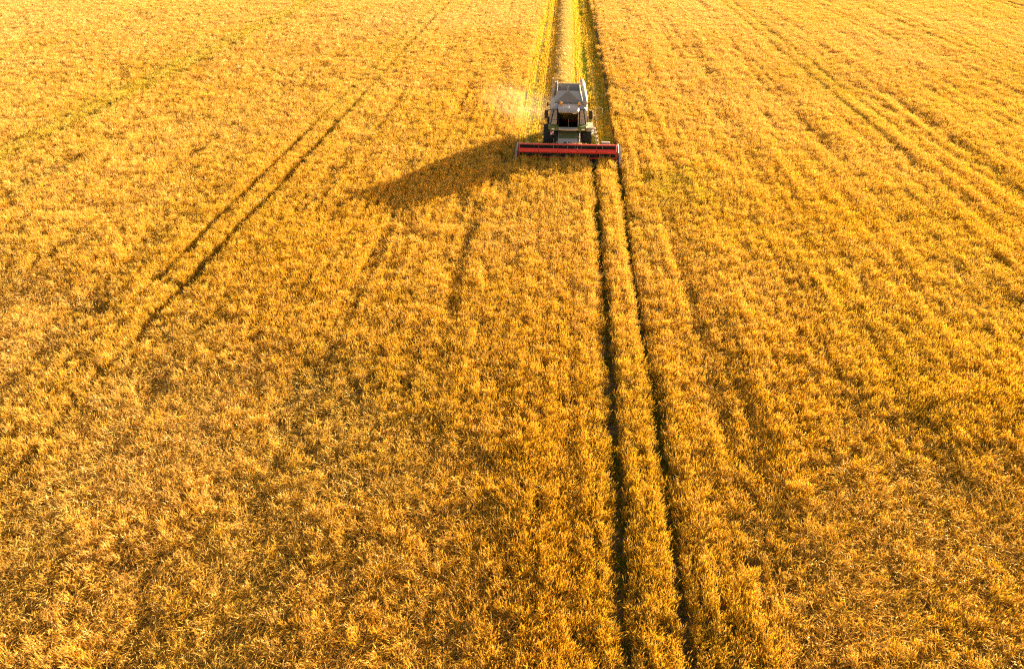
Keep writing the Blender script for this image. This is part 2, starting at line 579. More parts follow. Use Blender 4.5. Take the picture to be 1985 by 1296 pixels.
scatter("barley_crop", crop_col, *cp, "ripe golden cereal crop standing and partly lodged across the whole field", "crop")

# ------------------------------------------------------------------ weeds in the wheel tracks
grass_col = source_collection("grass_tuft", [grass_tuft(rng) for _ in range(6)], [M_GRASS])
def weed_points():
    rs = np.random.RandomState(8)
    X, Y = [], []
    for x0, w in TRACKS:
        for (ya, yb, per) in ((8, 75, 22), (75, 185, 9)):
            m = int((yb - ya) * per)
            y = rs.uniform(ya, yb, m)
            x = track_x(x0, y) + rs.normal(0, w * 0.30, m)
            X.append(x); Y.append(y)
    x, y = np.concatenate(X), np.concatenate(Y)
    k = in_view(x, y) & ~in_swath(x, y) & ~((y > KNIFE - 0.6) & (x > -3.6) & (x < 4.8))
    k &= rs.rand(len(x)) < 0.30 + 0.75 * sstep(0.38, 0.62, fnoise(x * 0.6, y * 0.5, 31, 2)) + 0.3 * (y > 40)
    x, y = x[k], y[k]
    n = len(x)
    rot = tilt_euler(rs.rand(n) * 6.28, np.abs(rs.normal(0, 0.15, n)), rs.rand(n) * 6.28)
    outer = (np.abs(x) > 10) & (y > 52)
    h = rs.uniform(0.5, 1.1, n) * np.where(outer, 1.9, 0.9)
    w = rs.uniform(0.8, 1.3, n) * np.where(y > 75, 1.6, 1.0)
    tint = np.clip(rs.uniform(0.55, 1.0, n) - 0.35 * outer, 0, 1)
    return np.stack([x, y, np.zeros(n)], 1), rot, np.stack([w, w, h], 1), rs.randint(0, 6, n), tint, rs.rand(n) * 0.5
wp = weed_points()
print("weeds", len(wp[0]))
scatter("track_grass", grass_col, *wp, "low green grass growing in the wheel tracks through the crop", "grass")

# ------------------------------------------------------------------ stubble behind the combine
stub_col = source_collection("stubble_tuft", [stubble_tuft(rng) for _ in range(6)] + [grass_tuft(rng, 20, 0.13, 0.16) for _ in range(4)], [M_STUB, M_STUB])
for o in list(stub_col.objects)[6:]:
    o.data.materials.clear()
    o.data.materials.append(M_GRASS)
    o.data.polygons.foreach_set("material_index", [0] * len(o.data.polygons))
def swath_green(x, y):
    gsp = 0.75 * np.exp(-((x - 2.55) / 0.35) ** 2) + 0.55 * np.exp(-((x - 3.9) / 0.45) ** 2) + 0.4 * np.exp(-((x + 2.6) / 0.4) ** 2)
    gsp = gsp + 0.25 * sstep(1.8, 2.6, x) + 0.15 * sstep(-1.8, -2.6, x)
    gsp = gsp * (0.35 + 1.2 * fnoise(x * 0.7, y * 0.15, 41, 2)) + 0.75 * sstep(62, 55, y)
    return np.clip(gsp, 0, 1)
def stubble_points():
    rs = np.random.RandomState(9)
    xs = np.arange(-3.28, 4.38, 0.19)
    X, Y = [], []
    for xr in xs:
        y = np.arange(53.3, 185, 0.24)
        y = y + rs.uniform(-0.1, 0.1, len(y))
        X.append(xr + rs.normal(0, 0.02, len(y)) + 0.05 * vnoise(y * 0.2, 0 * y, 2)); Y.append(y)
    x, y = np.concatenate(X), np.concatenate(Y)
    rut = np.zeros(len(x), bool)
    for rx in (-2.72, -2.45, -1.55, 1.55, 2.95, 3.35):
        rut |= np.abs(x - rx - 0.12 * (vnoise(y * 0.12, 0 * y + rx, 44) - 0.5)) < 0.05
    k = in_swath(x, y) & (~rut | (rs.rand(len(x)) < 0.15))
    x, y = x[k], y[k]
    n = len(x)
    gr = swath_green(x, y)
    isg = rs.rand(n) < 0.15 + 0.85 * gr
    var = np.where(isg, 6 + rs.randint(0, 4, n), rs.randint(0, 6, n))
    rot = tilt_euler(np.where(isg, rs.rand(n) * 6.28, (rs.rand(n) < .5) * math.pi), np.abs(rs.normal(0, 0.08, n)), rs.rand(n) * 6.28)
    h = rs.uniform(0.75, 1.2, n)
    tint = np.where(isg, np.clip(0.25 + 0.75 * gr + rs.normal(0, .1, n), 0, 1), 0.25 * gr)
    w = np.where(isg, 1.3, 1.0)
    return np.stack([x, y, np.zeros(n)], 1), rot, np.stack([w, w, h], 1), var, tint, np.clip(rs.normal(0.2, 0.2, n), 0, 1)
sp = stubble_points()
print("stubble", len(sp[0]))
scatter("cut_stubble", stub_col, *sp, "short yellow and green stubble in the cut strip behind the combine", "stubble")

# ------------------------------------------------------------------ straw windrow
straw_col = source_collection("straw_tuft", [straw_tuft(rng) for _ in range(8)], [M_STRAW])
def windrow():
    rs = np.random.RandomState(10)
    ys = np.arange(63.0, 185, 0.16)
    us = np.linspace(-1, 1, 19)
    Yg, Ug = np.meshgrid(ys, us, indexing='ij')
    def shape(u, y):
        cxx = 0.14 + 0.14 * (vnoise(y * 0.15, 0 * y, 51) - 0.5)
        hw = 0.50 + 0.4 * (vnoise(y * 1.1, np.sign(u) * 3 + 5, 52) - 0.5)
        x = cxx + u * hw
        uu = u
        h = 0.20 * (1 - np.abs(uu) ** 1.6) * (0.25 + 1.4 * fnoise(y * 2.2, u * 1.1 + 5, 53, 2)) * sstep(62.8, 64.2, y)
        return x, h
    x, h = shape(Ug, Yg)
    V = np.stack([x.ravel(), Yg.ravel(), h.ravel() + 0.012], 1)
    m = len(us)
    F = [(j * m + i, j * m + i + 1, (j + 1) * m + i + 1, (j + 1) * m + i) for j in range(len(ys) - 1) for i in range(m - 1)]
    n = 9500
    u, y = rs.uniform(-1.15, 1.15, n), rs.uniform(63.0, 184, n)
    x, h = shape(np.clip(u, -1, 1), y)
    x = x + np.where(np.abs(u) > 1, (u - np.sign(u)) * 1.5, 0)
    rot = tilt_euler(rs.rand(n) * 6.28, np.abs(rs.normal(0, 0.25, n)), rs.rand(n) * 6.28)
    w = rs.uniform(0.8, 1.25, n)
    P = np.stack([x, y, np.maximum(h - 0.02, 0.02)], 1)
    return (V, F), P, rot, np.stack([w, w, w * rs.uniform(1.0, 2.2, n)], 1), rs.randint(0, 8, n), rs.rand(n) * 0.1, np.clip(rs.normal(0.5, 0.25, n), 0, 1)
base, *wr = windrow()
M_WIND = paint("straw_bed", (0.42, 0.27, 0.07), 0.9, 0, 0.9, (0.16, 0.10, 0.03), 6.0, 0.6)
scatter("straw_windrow", straw_col, *wr, "pale loose straw row lying along the middle of the cut strip", "straw", base, M_WIND)

# ------------------------------------------------------------------ mesh helpers for built objects
def link(name, bm, mat, parent=None, smooth=False, loc=None):
    bmesh.ops.recalc_face_normals(bm, faces=bm.faces[:])
    me = bpy.data.meshes.new(name)
    bm.to_mesh(me)
    bm.free()
    if smooth:
        for p in me.polygons:
            p.use_smooth = True
    mats = mat if isinstance(mat, (list, tuple)) else [mat]
    for m in mats:
        me.materials.append(m)
    o = bpy.data.objects.new(name, me)
    C.objects.link(o)
    if parent is not None:
        o.parent = parent
    if loc is not None:
        o.location = loc
    return o

def box(bm, x0, x1, y0, y1, z0, z1, bev=0.0, mi=0, seg=2):
    r = bmesh.ops.create_cube(bm, size=1)
    vs_ = r["verts"]
    for v in vs_:
        v.co = Vector(((x0 + x1) / 2 + v.co.x * (x1 - x0), (y0 + y1) / 2 + v.co.y * (y1 - y0), (z0 + z1) / 2 + v.co.z * (z1 - z0)))
    fs = set(f for v in vs_ for f in v.link_faces)
    for f in fs:
        f.material_index = mi
    if bev:
        es = list(set(e for v in vs_ for e in v.link_edges))
        bmesh.ops.bevel(bm, geom=es, offset=bev, segments=seg, profile=0.5, affect='EDGES')
    return vs_

def loft(bm, rings, cap=True, mi=0, close=True):
    """rings: lists of equal-length point loops"""
    vr = [[bm.verts.new(p) for p in ring] for ring in rings]
    n = len(vr[0])
    for a, b in zip(vr[:-1], vr[1:]):
        for i in range(n if close else n - 1):
            j = (i + 1) % n
            f = bm.faces.new((a[i], a[j], b[j], b[i]))
            f.material_index = mi
    if cap:
        bm.faces.new(vr[0][::-1]).material_index = mi
        bm.faces.new(vr[-1]).material_index = mi
    return vr

def prism_x(bm, prof, x0, x1, bev=0.0, mi=0):
    """profile of (y, z) pairs pushed along x"""
    n0 = len(bm.verts)
    loft(bm, [[(x0, y, z) for y, z in prof], [(x1, y, z) for y, z in prof]], True, mi)
    if bev:
        bm.verts.ensure_lookup_table()
        es = list(set(e for v in bm.verts[n0:] for e in v.link_edges))
        bmesh.ops.bevel(bm, geom=es, offset=bev, segments=2, profile=0.5, affect='EDGES')

def tube(bm, pts, r, n=8, mi=0, cap=True):
    pts = [Vector(p) for p in pts]
    rad = r if isinstance(r, (list, tuple)) else [r] * len(pts)
    rings = []
    prev = None
    for i, p in enumerate(pts):
        d = (pts[min(i + 1, len(pts) - 1)] - pts[max(i - 1, 0)]).normalized()
        s = d.orthogonal().normalized() if prev is None else (prev - d * prev.dot(d)).normalized()
        prev = s
        t = d.cross(s)
        rings.append([p + (s * math.cos(2 * math.pi * k / n) + t * math.sin(2 * math.pi * k / n)) * rad[i] for k in range(n)])
    loft(bm, rings, cap, mi)

def plate(bm, quad, th, mi=0):
    """thin solid plate from four corners"""
    q = [Vector(p) for p in quad]
    nrm = (q[1] - q[0]).cross(q[3] - q[0]).normalized() * th
    loft(bm, [[p for p in q], [p + nrm for p in q]], True, mi)

def lathe_x(bm, prof, n=40, mi=0, close_ring=True):
    """profile of (x, radius) turned about the x axis"""
    rings = [[Vector((x, math.cos(2 * math.pi * k / n) * r, math.sin(2 * math.pi * k / n) * r)) for k in range(n)] for x, r in prof]
    vr = [[bm.verts.new(p) for p in ring] for ring in rings]
    m = len(vr)
    for a in range(m if close_ring else m - 1):
        A, B = vr[a], vr[(a + 1) % m]
        for i in range(n):
            j = (i + 1) % n
            bm.faces.new((A[i], A[j], B[j], B[i])).material_index = mi

# ------------------------------------------------------------------ combine harvester
M_WHITE = paint("pale_grey_paint", (0.33, 0.29, 0.272), 0.42, 0, 0.35, (0.42, 0.32, 0.20), spec=0.3)
M_TANK = paint("tank_sheet", (0.29, 0.26, 0.25), 0.5, 0, 0.35, (0.40, 0.30, 0.16))
M_CANVAS = paint("tank_canvas", (0.17, 0.14, 0.13), 0.8, 0, 0.5, (0.36, 0.26, 0.12), 5.0)
M_GREEN = paint("leaf_green_paint", (0.105, 0.125, 0.010), 0.42, 0, 0.35, (0.35, 0.28, 0.10))
M_SILVER = paint("silver_trim", (0.40, 0.36, 0.32), 0.35, 0.3, 0.3)
M_RED = paint("signal_red_paint", (0.72, 0.030, 0.012), 0.38, 0, 0.15, (0.35, 0.10, 0.05), 4.0)
M_DARKRED = paint("worn_red_paint", (0.22, 0.016, 0.010), 0.6, 0, 0.4, (0.20, 0.12, 0.05), 5.0)
M_BLACK = paint("black_plastic", (0.018, 0.017, 0.016), 0.5, 0, 0.12, (0.16, 0.11, 0.05))
M_STEEL = paint("dusty_steel", (0.30, 0.27, 0.24), 0.5, 0.5, 0.4)
M_DARKSTEEL = paint("dark_steel", (0.05, 0.045, 0.04), 0.6, 0.2, 0.35, (0.22, 0.14, 0.06))
M_RUBBER = paint("tyre_rubber", (0.016, 0.015, 0.014), 0.8, 0, 0.3, (0.16, 0.11, 0.05), 6.0, 0.3)
M_RIM = paint("rim_paint", (0.38, 0.32, 0.24), 0.45, 0, 0.4)
M_AMBER = paint("amber_lens", (0.85, 0.33, 0.02), 0.25, 0, 0.1)
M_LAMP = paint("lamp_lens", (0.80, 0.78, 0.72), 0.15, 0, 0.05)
M_SEAT = paint("seat_fabric", (0.05, 0.045, 0.04), 0.9, 0, 0.2)
M_INNER = paint("cab_lining", (0.022, 0.021, 0.020), 0.85, 0, 0.08, spec=0.1)
M_GRAIN = paint("barley_grain", (0.36, 0.22, 0.06), 0.9, 0, 0.5, (0.25, 0.14, 0.035), 30.0, 0.5)
M_WSIGN, M_MIRROR = paint("white_film", (0.75, 0.73, 0.70), 0.4, 0, 0.1), paint("mirror_glass", (0.6, 0.6, 0.6), 0.05, 1.0, 0.0)

def glass_material():
    m = bpy.data.materials.new("tinted_glass")
    nt, n, l = nodes_of(m)
    out = n.new("ShaderNodeOutputMaterial")
    t = n.new("ShaderNodeBsdfTransparent")
    t.inputs[0].default_value = (0.15, 0.15, 0.14, 1)
    g = n.new("ShaderNodeBsdfGlossy")
    g.inputs["Roughness"].default_value = 0.03
    fr = n.new("ShaderNodeFresnel")
    fr.inputs[0].default_value = 1.28
    mx = n.new("ShaderNodeMixShader")
    l.new(fr.outputs[0], mx.inputs[0])
    l.new(t.outputs[0], mx.inputs[1])
    l.new(g.outputs[0], mx.inputs[2])
    l.new(mx.outputs[0], out.inputs[0])
    return m
M_GLASS = glass_material()

def stripe_material():
    m = bpy.data.materials.new("warning_stripes")
    nt, n, l = nodes_of(m)
    out = n.new("ShaderNodeOutputMaterial")
    p = n.new("ShaderNodeBsdfPrincipled")
    tc = n.new("ShaderNodeTexCoord")
    sx = n.new("ShaderNodeSeparateXYZ")
    l.new(tc.outputs["Object"], sx.inputs[0])
    a = n.new("ShaderNodeMath"); a.operation = 'SUBTRACT'
    l.new(sx.outputs[0], a.inputs[0]); l.new(sx.outputs[2], a.inputs[1])
    b = n.new("ShaderNodeMath"); b.operation = 'MULTIPLY_ADD'
    b.inputs[1].default_value = 3.4; b.inputs[2].default_value = 10.22
    l.new(a.outputs[0], b.inputs[0])
    fr = n.new("ShaderNodeMath"); fr.operation = 'FRACT'
    l.new(b.outputs[0], fr.inputs[0])
    g = n.new("ShaderNodeMath"); g.operation = 'GREATER_THAN'; g.inputs[1].default_value = 0.5
    l.new(fr.outputs[0], g.inputs[0])
    mx = n.new("ShaderNodeMixRGB")
    mx.inputs[1].default_value = (0.80, 0.78, 0.76, 1); mx.inputs[2].default_value = (0.62, 0.02, 0.015, 1)
    l.new(g.outputs[0], mx.inputs[0]); l.new(mx.outputs[0], p.inputs["Base Color"])
    p.inputs["Roughness"].default_value = 0.4
    l.new(p.outputs[0], out.inputs[0])
    return m
M_STRIPE = stripe_material()

combine = bpy.data.objects.new("combine_harvester", None)
C.objects.link(combine)
combine.location = (FX0, 57.0, 0)
combine["label"] = "pale grey combine harvester with a wide red reel cutting the golden field"
combine["category"] = "combine harvester"

# body shell
bm = bmesh.new()
def body_ring(y, w, ztop, zs, zbot):
    return [(-w, y, zbot), (-w, y, zs), (-w + 0.06, y, zs + 0.06), (-1.02, y, ztop), (1.02, y, ztop), (w - 0.06, y, zs + 0.06), (w, y, zs), (w, y, zbot)]
for s in (-1, 1):
    def shoulder(y, w, ztop, zs, zbot):
        return [(s * w, y, zbot), (s * w, y, zs), (s * (w - 0.06), y, zs + 0.06), (s * 1.02, y, ztop), (s * 0.87, y, ztop), (s * 0.87, y, zbot)]
    loft(bm, [shoulder(-0.90, 1.40, 3.18, 3.14, 1.62), shoulder(-0.35, 1.42, 3.46, 3.20, 1.45), shoulder(0.2, 1.43, 3.50, 3.24, 1.40), shoulder(0.695, 1.43, 3.50, 3.24, 1.40)])
loft(bm, [body_ring(0.70, 1.43, 3.50, 3.24, 1.40),
          body_ring(3.6, 1.43, 3.50, 3.22, 1.40), body_ring(4.3, 1.40, 3.25, 3.0, 1.45), body_ring(5.0, 1.28, 2.75, 2.5, 1.5)])
body = link("body", bm, M_WHITE, combine)
for s in (-1, 1):                       # side doors seen from the flank
    for (ya, yb) in ((0.1, 1.35), (1.45, 2.7), (2.8, 4.0)):
        bm = bmesh.new()
        box(bm, min(s * 1.43, s * 1.465), max(s * 1.43, s * 1.465), ya, yb, 1.65, 2.95, 0.012)
        link("side_door", bm, M_WHITE, body)
# chassis
bm = bmesh.new()
box(bm, -0.85, 0.85, -1.3, 4.4, 0.85, 1.42, 0.03)
box(bm, -1.25, 1.25, -0.2, 0.2, 0.78, 1.05, 0.03)
box(bm, -1.2, 1.2, 3.75, 4.0, 0.55, 0.75, 0.03)
box(bm, -0.12, 0.12, 3.7, 4.05, 0.7, 0.9, 0.01)
box(bm, -1.06, 1.06, -0.95, 0.15, 0.55, 1.50, 0.04)
box(bm, -1.2, 1.2, 0.3, 3.4, 0.75, 1.5, 0.04)
link("chassis", bm, M_BLACK, combine)
# rear hood
bm = bmesh.new()
loft(bm, [[(-1.0, 4.75, 1.0), (1.0, 4.75, 1.0), (1.0, 4.75, 2.55), (-1.0, 4.75, 2.55)],
          [(-0.9, 5.7, 1.15), (0.9, 5.7, 1.15), (0.9, 5.6, 2.2), (-0.9, 5.6, 2.2)]])
link("straw_hood", bm, M_GREEN, combine)

# front corner panels beside the cab: three steps in a black frame
for s in (-1, 1):
    o_in, o_bot, o_top = 0.86, 1.36, 1.14
    bm = bmesh.new()
    y = -0.915
    def strip(a, b, w):
        tube(bm, [(s * a[0], y - 0.01, a[1]), (s * b[0], y - 0.01, b[1])], w, 6)
    for a, b in (((o_in, 2.08), (o_in, 3.24)), ((o_in, 3.24), (o_top, 3.24)), ((o_top, 3.24), (o_bot, 2.12)), ((o_bot, 2.12), (o_in, 2.08))):
        strip(a, b, 0.032)
    fr = link("corner_panel_frame", bm, M_BLACK, combine)
    for k in range(3):
        za, zb = 2.12 + k * 0.37, 2.12 + (k + 1) * 0.37 - 0.03
        oa = o_bot + (o_top - o_bot) * k / 3 - 0.04
        ob = o_bot + (o_top - o_bot) * (k + 0.92) / 3 - 0.04
        bm = bmesh.new()
        yo = y - 0.02 - 0.03 * (2 - k)
        q = [(s * (o_in + 0.03), yo, za), (s * oa, yo, za), (s * ob, yo + 0.025, zb), (s * (o_in + 0.03), yo + 0.025, zb)]
        plate(bm, q if s > 0 else q[::-1], -0.05)
        link("corner_panel", bm, M_WHITE, fr)

# grain tank extension
bm = bmesh.new()
tank_rim = [(-1.06, 3.62, 3.50), (0.98, 3.62, 3.50)]
def wall(q, th):
    plate(bm, q, th)
wall([(-1.10, 0.05, 3.48), (-1.04, 3.60, 3.48), (-0.92, 3.66, 4.06), (-0.93, 1.60, 4.02)], 0.03)
wall([(1.02, 0.05, 3.48), (0.84, 1.60, 4.02), (0.80, 3.66, 4.06), (0.96, 3.60, 3.48)], 0.03)
tank = link("grain_tank", bm, M_TANK, combine)
bm = bmesh.new()
wall([(-1.02, 3.60, 3.48), (0.95, 3.60, 3.48), (0.78, 3.68, 4.02), (-0.90, 3.68, 4.02)], 0.03)
link("rear_flap", bm, M_TANK, tank)
bm = bmesh.new()      # pale lips along the tops of the flaps
box(bm, -0.93, 0.80, 3.67, 3.78, 3.99, 4.10, 0.015)
tube(bm, [(0.86, 1.55, 4.03), (0.83, 3.7, 4.08)], 0.04, 8)
tube(bm, [(1.05, 0.02, 3.52), (0.86, 1.55, 4.03)], 0.045, 8)
box(bm, -0.985, -0.925, 2.7, 3.72, 4.0, 4.30, 0.01)
box(bm, 0.80, 0.86, 3.2, 3.72, 4.0, 4.26, 0.01)
link("tank_lip", bm, M_WHITE, tank)
bm = bmesh.new()      # front flap: grey side triangles
ap = (-0.08, 1.40, 3.99)
wall([(-1.10, 0.03, 3.50), (-0.09, 1.45, 3.98), (-0.10, 1.62, 4.03), (-0.93, 1.60, 4.02)], -0.025)
wall([(1.02, 0.03, 3.50), (0.84, 1.60, 4.02), (-0.06, 1.62, 4.03), (-0.07, 1.45, 3.98)], -0.025)
link("front_flap", bm, M_TANK, tank)
bm = bmesh.new()
loft(bm, [[(-1.08, 0.0, 3.52), (1.0, 0.0, 3.52), (-0.02, 1.50, 4.02), (-0.14, 1.50, 4.02)],
          [(-1.08, 0.03, 3.48), (1.0, 0.03, 3.48), (-0.02, 1.53, 3.98), (-0.14, 1.53, 3.98)]])
link("canvas_gusset", bm, M_CANVAS, tank)
bm = bmesh.new()      # grain heap
rs = np.random.RandomState(2)
rings = []
for k in range(7):
    t = k / 6
    rings.append([((-0.08 + math.cos(a) * 0.92 * (1 - t) ** 1.1 + 0.0), 2.1 + math.sin(a) * 1.35 * (1 - t), 3.50 + 0.42 * t ** 0.8 + 0.01 * rs.rand()) for a in np.linspace(0, 2 * math.pi, 24, endpoint=False)])
loft(bm, rings)
link("grain_heap", bm, M_GRAIN, tank, True)
bm = bmesh.new()      # filling auger cross piece in the tank
tube(bm, [(-0.1, 2.9, 3.5), (-0.1, 3.2, 3.98)], 0.09, 10)
link("filling_auger", bm, M_STEEL, tank)

# unloading auger folded back along the side
bm = bmesh.new()
tube(bm, [(1.22, -0.25, 3.40), (1.26, 0.05, 3.62), (1.25, 0.45, 3.74), (1.16, 3.0, 3.86), (1.06, 5.1, 3.95), (1.05, 5.28, 3.955), (1.05, 5.36, 3.95)], [0.17, 0.185, 0.19, 0.185, 0.18, 0.15, 0.06], 18)
tube(bm, [(1.22, -0.12, 2.9), (1.22, -0.2, 3.45)], 0.2, 16)
aug = link("unloading_auger", bm, M_WHITE, combine, True)
for t in (0.16, 0.55, 0.9):
    bm = bmesh.new()
    y = 0.45 + t * 4.6
    tube(bm, [(1.25 - 0.19 * t, y, 3.74 + 0.2 * t), (1.25 - 0.19 * t, y + 0.06, 3.742 + 0.2 * t)], 0.205, 18)
    link("clamp_ring", bm, M_STEEL, aug)

# engine intake, aerials and lamps on the left shoulder
bm = bmesh.new()
tube(bm, [(-1.22, 2.6, 3.2), (-1.22, 2.6, 3.72)], 0.17, 16)
tube(bm, [(-1.22, 2.6, 3.72), (-1.22, 2.6, 3.80)], [0.2, 0.15], 16)
link("air_intake", bm, M_STEEL, combine)
bm = bmesh.new()
box(bm, -1.18, -0.99, 3.2, 3.6, 3.4, 4.28, 0.02)
link("exhaust_cover", bm, M_WHITE, combine)
bm = bmesh.new()
tube(bm, [(-1.34, 3.6, 3.0), (-1.34, 3.6, 4.45), (-1.34, 3.75, 4.5)], 0.022, 8)
link("rear_handrail", bm, M_WHITE, combine)
bm = bmesh.new()
tube(bm, [(-1.42, 0.7, 3.1), (-1.6, 0.55, 3.22)], 0.02, 6)
box(bm, -1.70, -1.58, 0.48, 0.62, 3.1, 3.36, 0.03)
link("side_lamp", bm, M_BLACK, combine)

# ------------- cab
bm = bmesh.new()
box(bm, -0.78, 0.80, -1.62, -0.05, 1.92, 2.08, 0.03)         # floor
box(bm, -0.74, 0.76, -0.16, -0.06, 2.05, 3.35, 0.02)         # rear wall
for s in (-1, 1):
    tube(bm, [(s * 0.74, -1.60, 2.06), (s * 0.73, -1.66, 2.7), (s * 0.70, -1.62, 3.36)], 0.035, 8)
    tube(bm, [(s * 0.76, -0.55, 2.06), (s * 0.75, -0.55, 3.36)], 0.04, 8)
    tube(bm, [(s * 0.74, -1.60, 2.10), (s * 0.77, -0.1, 2.10)], 0.05, 8)
cab = link("cab", bm, M_INNER, combine)
bm = bmesh.new()
loft(bm, [[(0.745, -1.70, 2.06), (0.83, -1.58, 2.06), (0.83, -1.52, 2.06), (0.745, -1.56, 2.06)],
          [(0.735, -1.76, 2.7), (0.82, -1.64, 2.7), (0.82, -1.58, 2.7), (0.735, -1.62, 2.7)],
          [(0.70, -1.70, 3.38), (0.80, -1.56, 3.38), (0.80, -1.50, 3.38), (0.70, -1.60, 3.38)]])
link("pillar_trim", bm, M_WHITE, cab)
def glass_sheet(cols, name):
    bm = bmesh.new()
    v = [[bm.verts.new(p) for p in c] for c in cols]
    for a, b in zip(v[:-1], v[1:]):
        for i in range(len(a) - 1):
            bm.faces.new((a[i], a[i + 1], b[i + 1], b[i]))
    return link(name, bm, M_GLASS, cab, True)
cols = []
for k in range(9):
    u = -1 + 2 * k / 8
    bow = 0.16 * (1 - u * u)
    cols.append([(u * 0.72, -1.57 - bow, 2.09), (u * 0.72, -1.64 - bow, 2.5), (u * 0.71, -1.65 - bow, 2.95), (u * 0.68, -1.60 - bow, 3.36)])
glass_sheet(cols, "windscreen")
for s in (-1, 1):
    glass_sheet([[(s * 0.75, -1.55, 2.12), (s * 0.72, -1.58, 3.34)], [(s * 0.765, -0.58, 2.12), (s * 0.745, -0.58, 3.34)], [(s * 0.765, -0.14, 2.12), (s * 0.745, -0.14, 3.34)]], "side_window")
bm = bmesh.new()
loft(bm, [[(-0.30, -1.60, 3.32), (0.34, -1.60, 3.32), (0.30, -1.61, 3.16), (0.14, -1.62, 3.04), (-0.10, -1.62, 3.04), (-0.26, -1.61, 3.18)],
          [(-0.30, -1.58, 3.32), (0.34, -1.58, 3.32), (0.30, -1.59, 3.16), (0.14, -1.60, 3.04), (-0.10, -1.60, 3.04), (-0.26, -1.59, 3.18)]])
link("sky_reflection_panel", bm, M_LAMP, cab)  # pale panel inside the glass, added to imitate a sky reflection
bm = bmesh.new()      # wiper
tube(bm, [(0.06, -1.77, 2.12), (0.02, -1.835, 2.55), (0.0, -1.84, 2.8)], 0.012, 6)
link("wiper", bm, M_STEEL, cab)
# roof: rounded slab, deeper at the front with a sloping visor
bm = bmesh.new()
def roof_ring(y, w, z0, z1, ch):
    return [(-w, y, z0), (-w, y, z1 - ch), (-w + ch, y, z1), (w - ch, y, z1), (w, y, z1 - ch), (w, y, z0)]
loft(bm, [roof_ring(-2.10, 0.62, 3.34, 3.42, 0.03), roof_ring(-2.04, 0.74, 3.32, 3.50, 0.06), roof_ring(-1.75, 0.80, 3.33, 3.58, 0.08), roof_ring(-1.1, 0.86, 3.34, 3.62, 0.08),
          roof_ring(-0.15, 0.90, 3.34, 3.62, 0.08), roof_ring(-0.02, 0.86, 3.36, 3.56, 0.08)])
roof = link("cab_roof", bm, M_WHITE, cab)
bm = bmesh.new()
box(bm, -0.55, 0.55, -2.085, -2.05, 3.345, 3.40, 0.008)
link("roof_lamp_bar", bm, M_BLACK, cab)
bm = bmesh.new()
box(bm, 0.33, 0.60, -1.99, -1.85, 3.245, 3.315, 0.015)
link("roof_work_lamp", bm, M_LAMP, cab)
bm = bmesh.new()
tube(bm, [(0.0, -1.60, 3.58), (0.0, -1.60, 3.64), (0.0, -1.60, 3.69)], [0.1, 0.09, 0.04], 14)
link("satellite_receiver", bm, M_LAMP, cab)
for x in (-0.60, 0.78):
    bm = bmesh.new()
    tube(bm, [(x, -1.02, 3.60), (x, -1.02, 3.66)], 0.06, 14, 0)
    tube(bm, [(x, -1.02, 3.66), (x, -1.02, 3.82), (x, -1.02, 3.86)], [0.11, 0.105, 0.06], 14, 1)
    link("beacon", bm, [M_BLACK, M_AMBER], cab)
# seat, wheel, console
bm = bmesh.new()
box(bm, -0.25, 0.25, -0.98, -0.48, 2.38, 2.52, 0.05)
loft(bm, [[(-0.24, -0.52, 2.48), (0.24, -0.52, 2.48), (0.24, -0.40, 2.48), (-0.24, -0.40, 2.48)],
          [(-0.25, -0.46, 2.9), (0.25, -0.46, 2.9), (0.25, -0.34, 2.9), (-0.25, -0.34, 2.9)],
          [(-0.16, -0.42, 3.1), (0.16, -0.42, 3.1), (0.16, -0.32, 3.1), (-0.16, -0.32, 3.1)]])
box(bm, -0.15, 0.15, -0.85, -0.55, 2.08, 2.38, 0.02)
link("driver_seat", bm, M_SEAT, cab)
bm = bmesh.new()
pts = [(0.19 * math.cos(a), -1.12 + 0.19 * math.sin(a) * 0.75, 2.78 + 0.19 * math.sin(a) * 0.66) for a in np.linspace(0, 2 * math.pi, 25)]
tube(bm, pts, 0.016, 8)
tube(bm, [(0, -1.40, 2.1), (0, -1.28, 2.5), (0, -1.12, 2.78)], 0.04, 8)
for a in (math.radians(90), math.radians(210), math.radians(330)):
    tube(bm, [(0, -1.12, 2.77), (0.18 * math.cos(a), -1.12 + 0.18 * math.sin(a) * 0.75, 2.78 + 0.18 * math.sin(a) * 0.66)], 0.012, 6)
link("steering_wheel", bm, M_BLACK, cab)
bm = bmesh.new()
box(bm, -0.52, -0.34, -1.15, -0.5, 2.45, 2.6, 0.03)
box(bm, -0.56, -0.40, -1.28, -1.18, 2.72, 2.95, 0.015)
tube(bm, [(-0.45, -1.1, 2.58), (-0.48, -1.22, 2.8)], 0.02, 6)
link("armrest_console", bm, M_INNER, cab)

cab.location = (0, 0.6, -0.19)
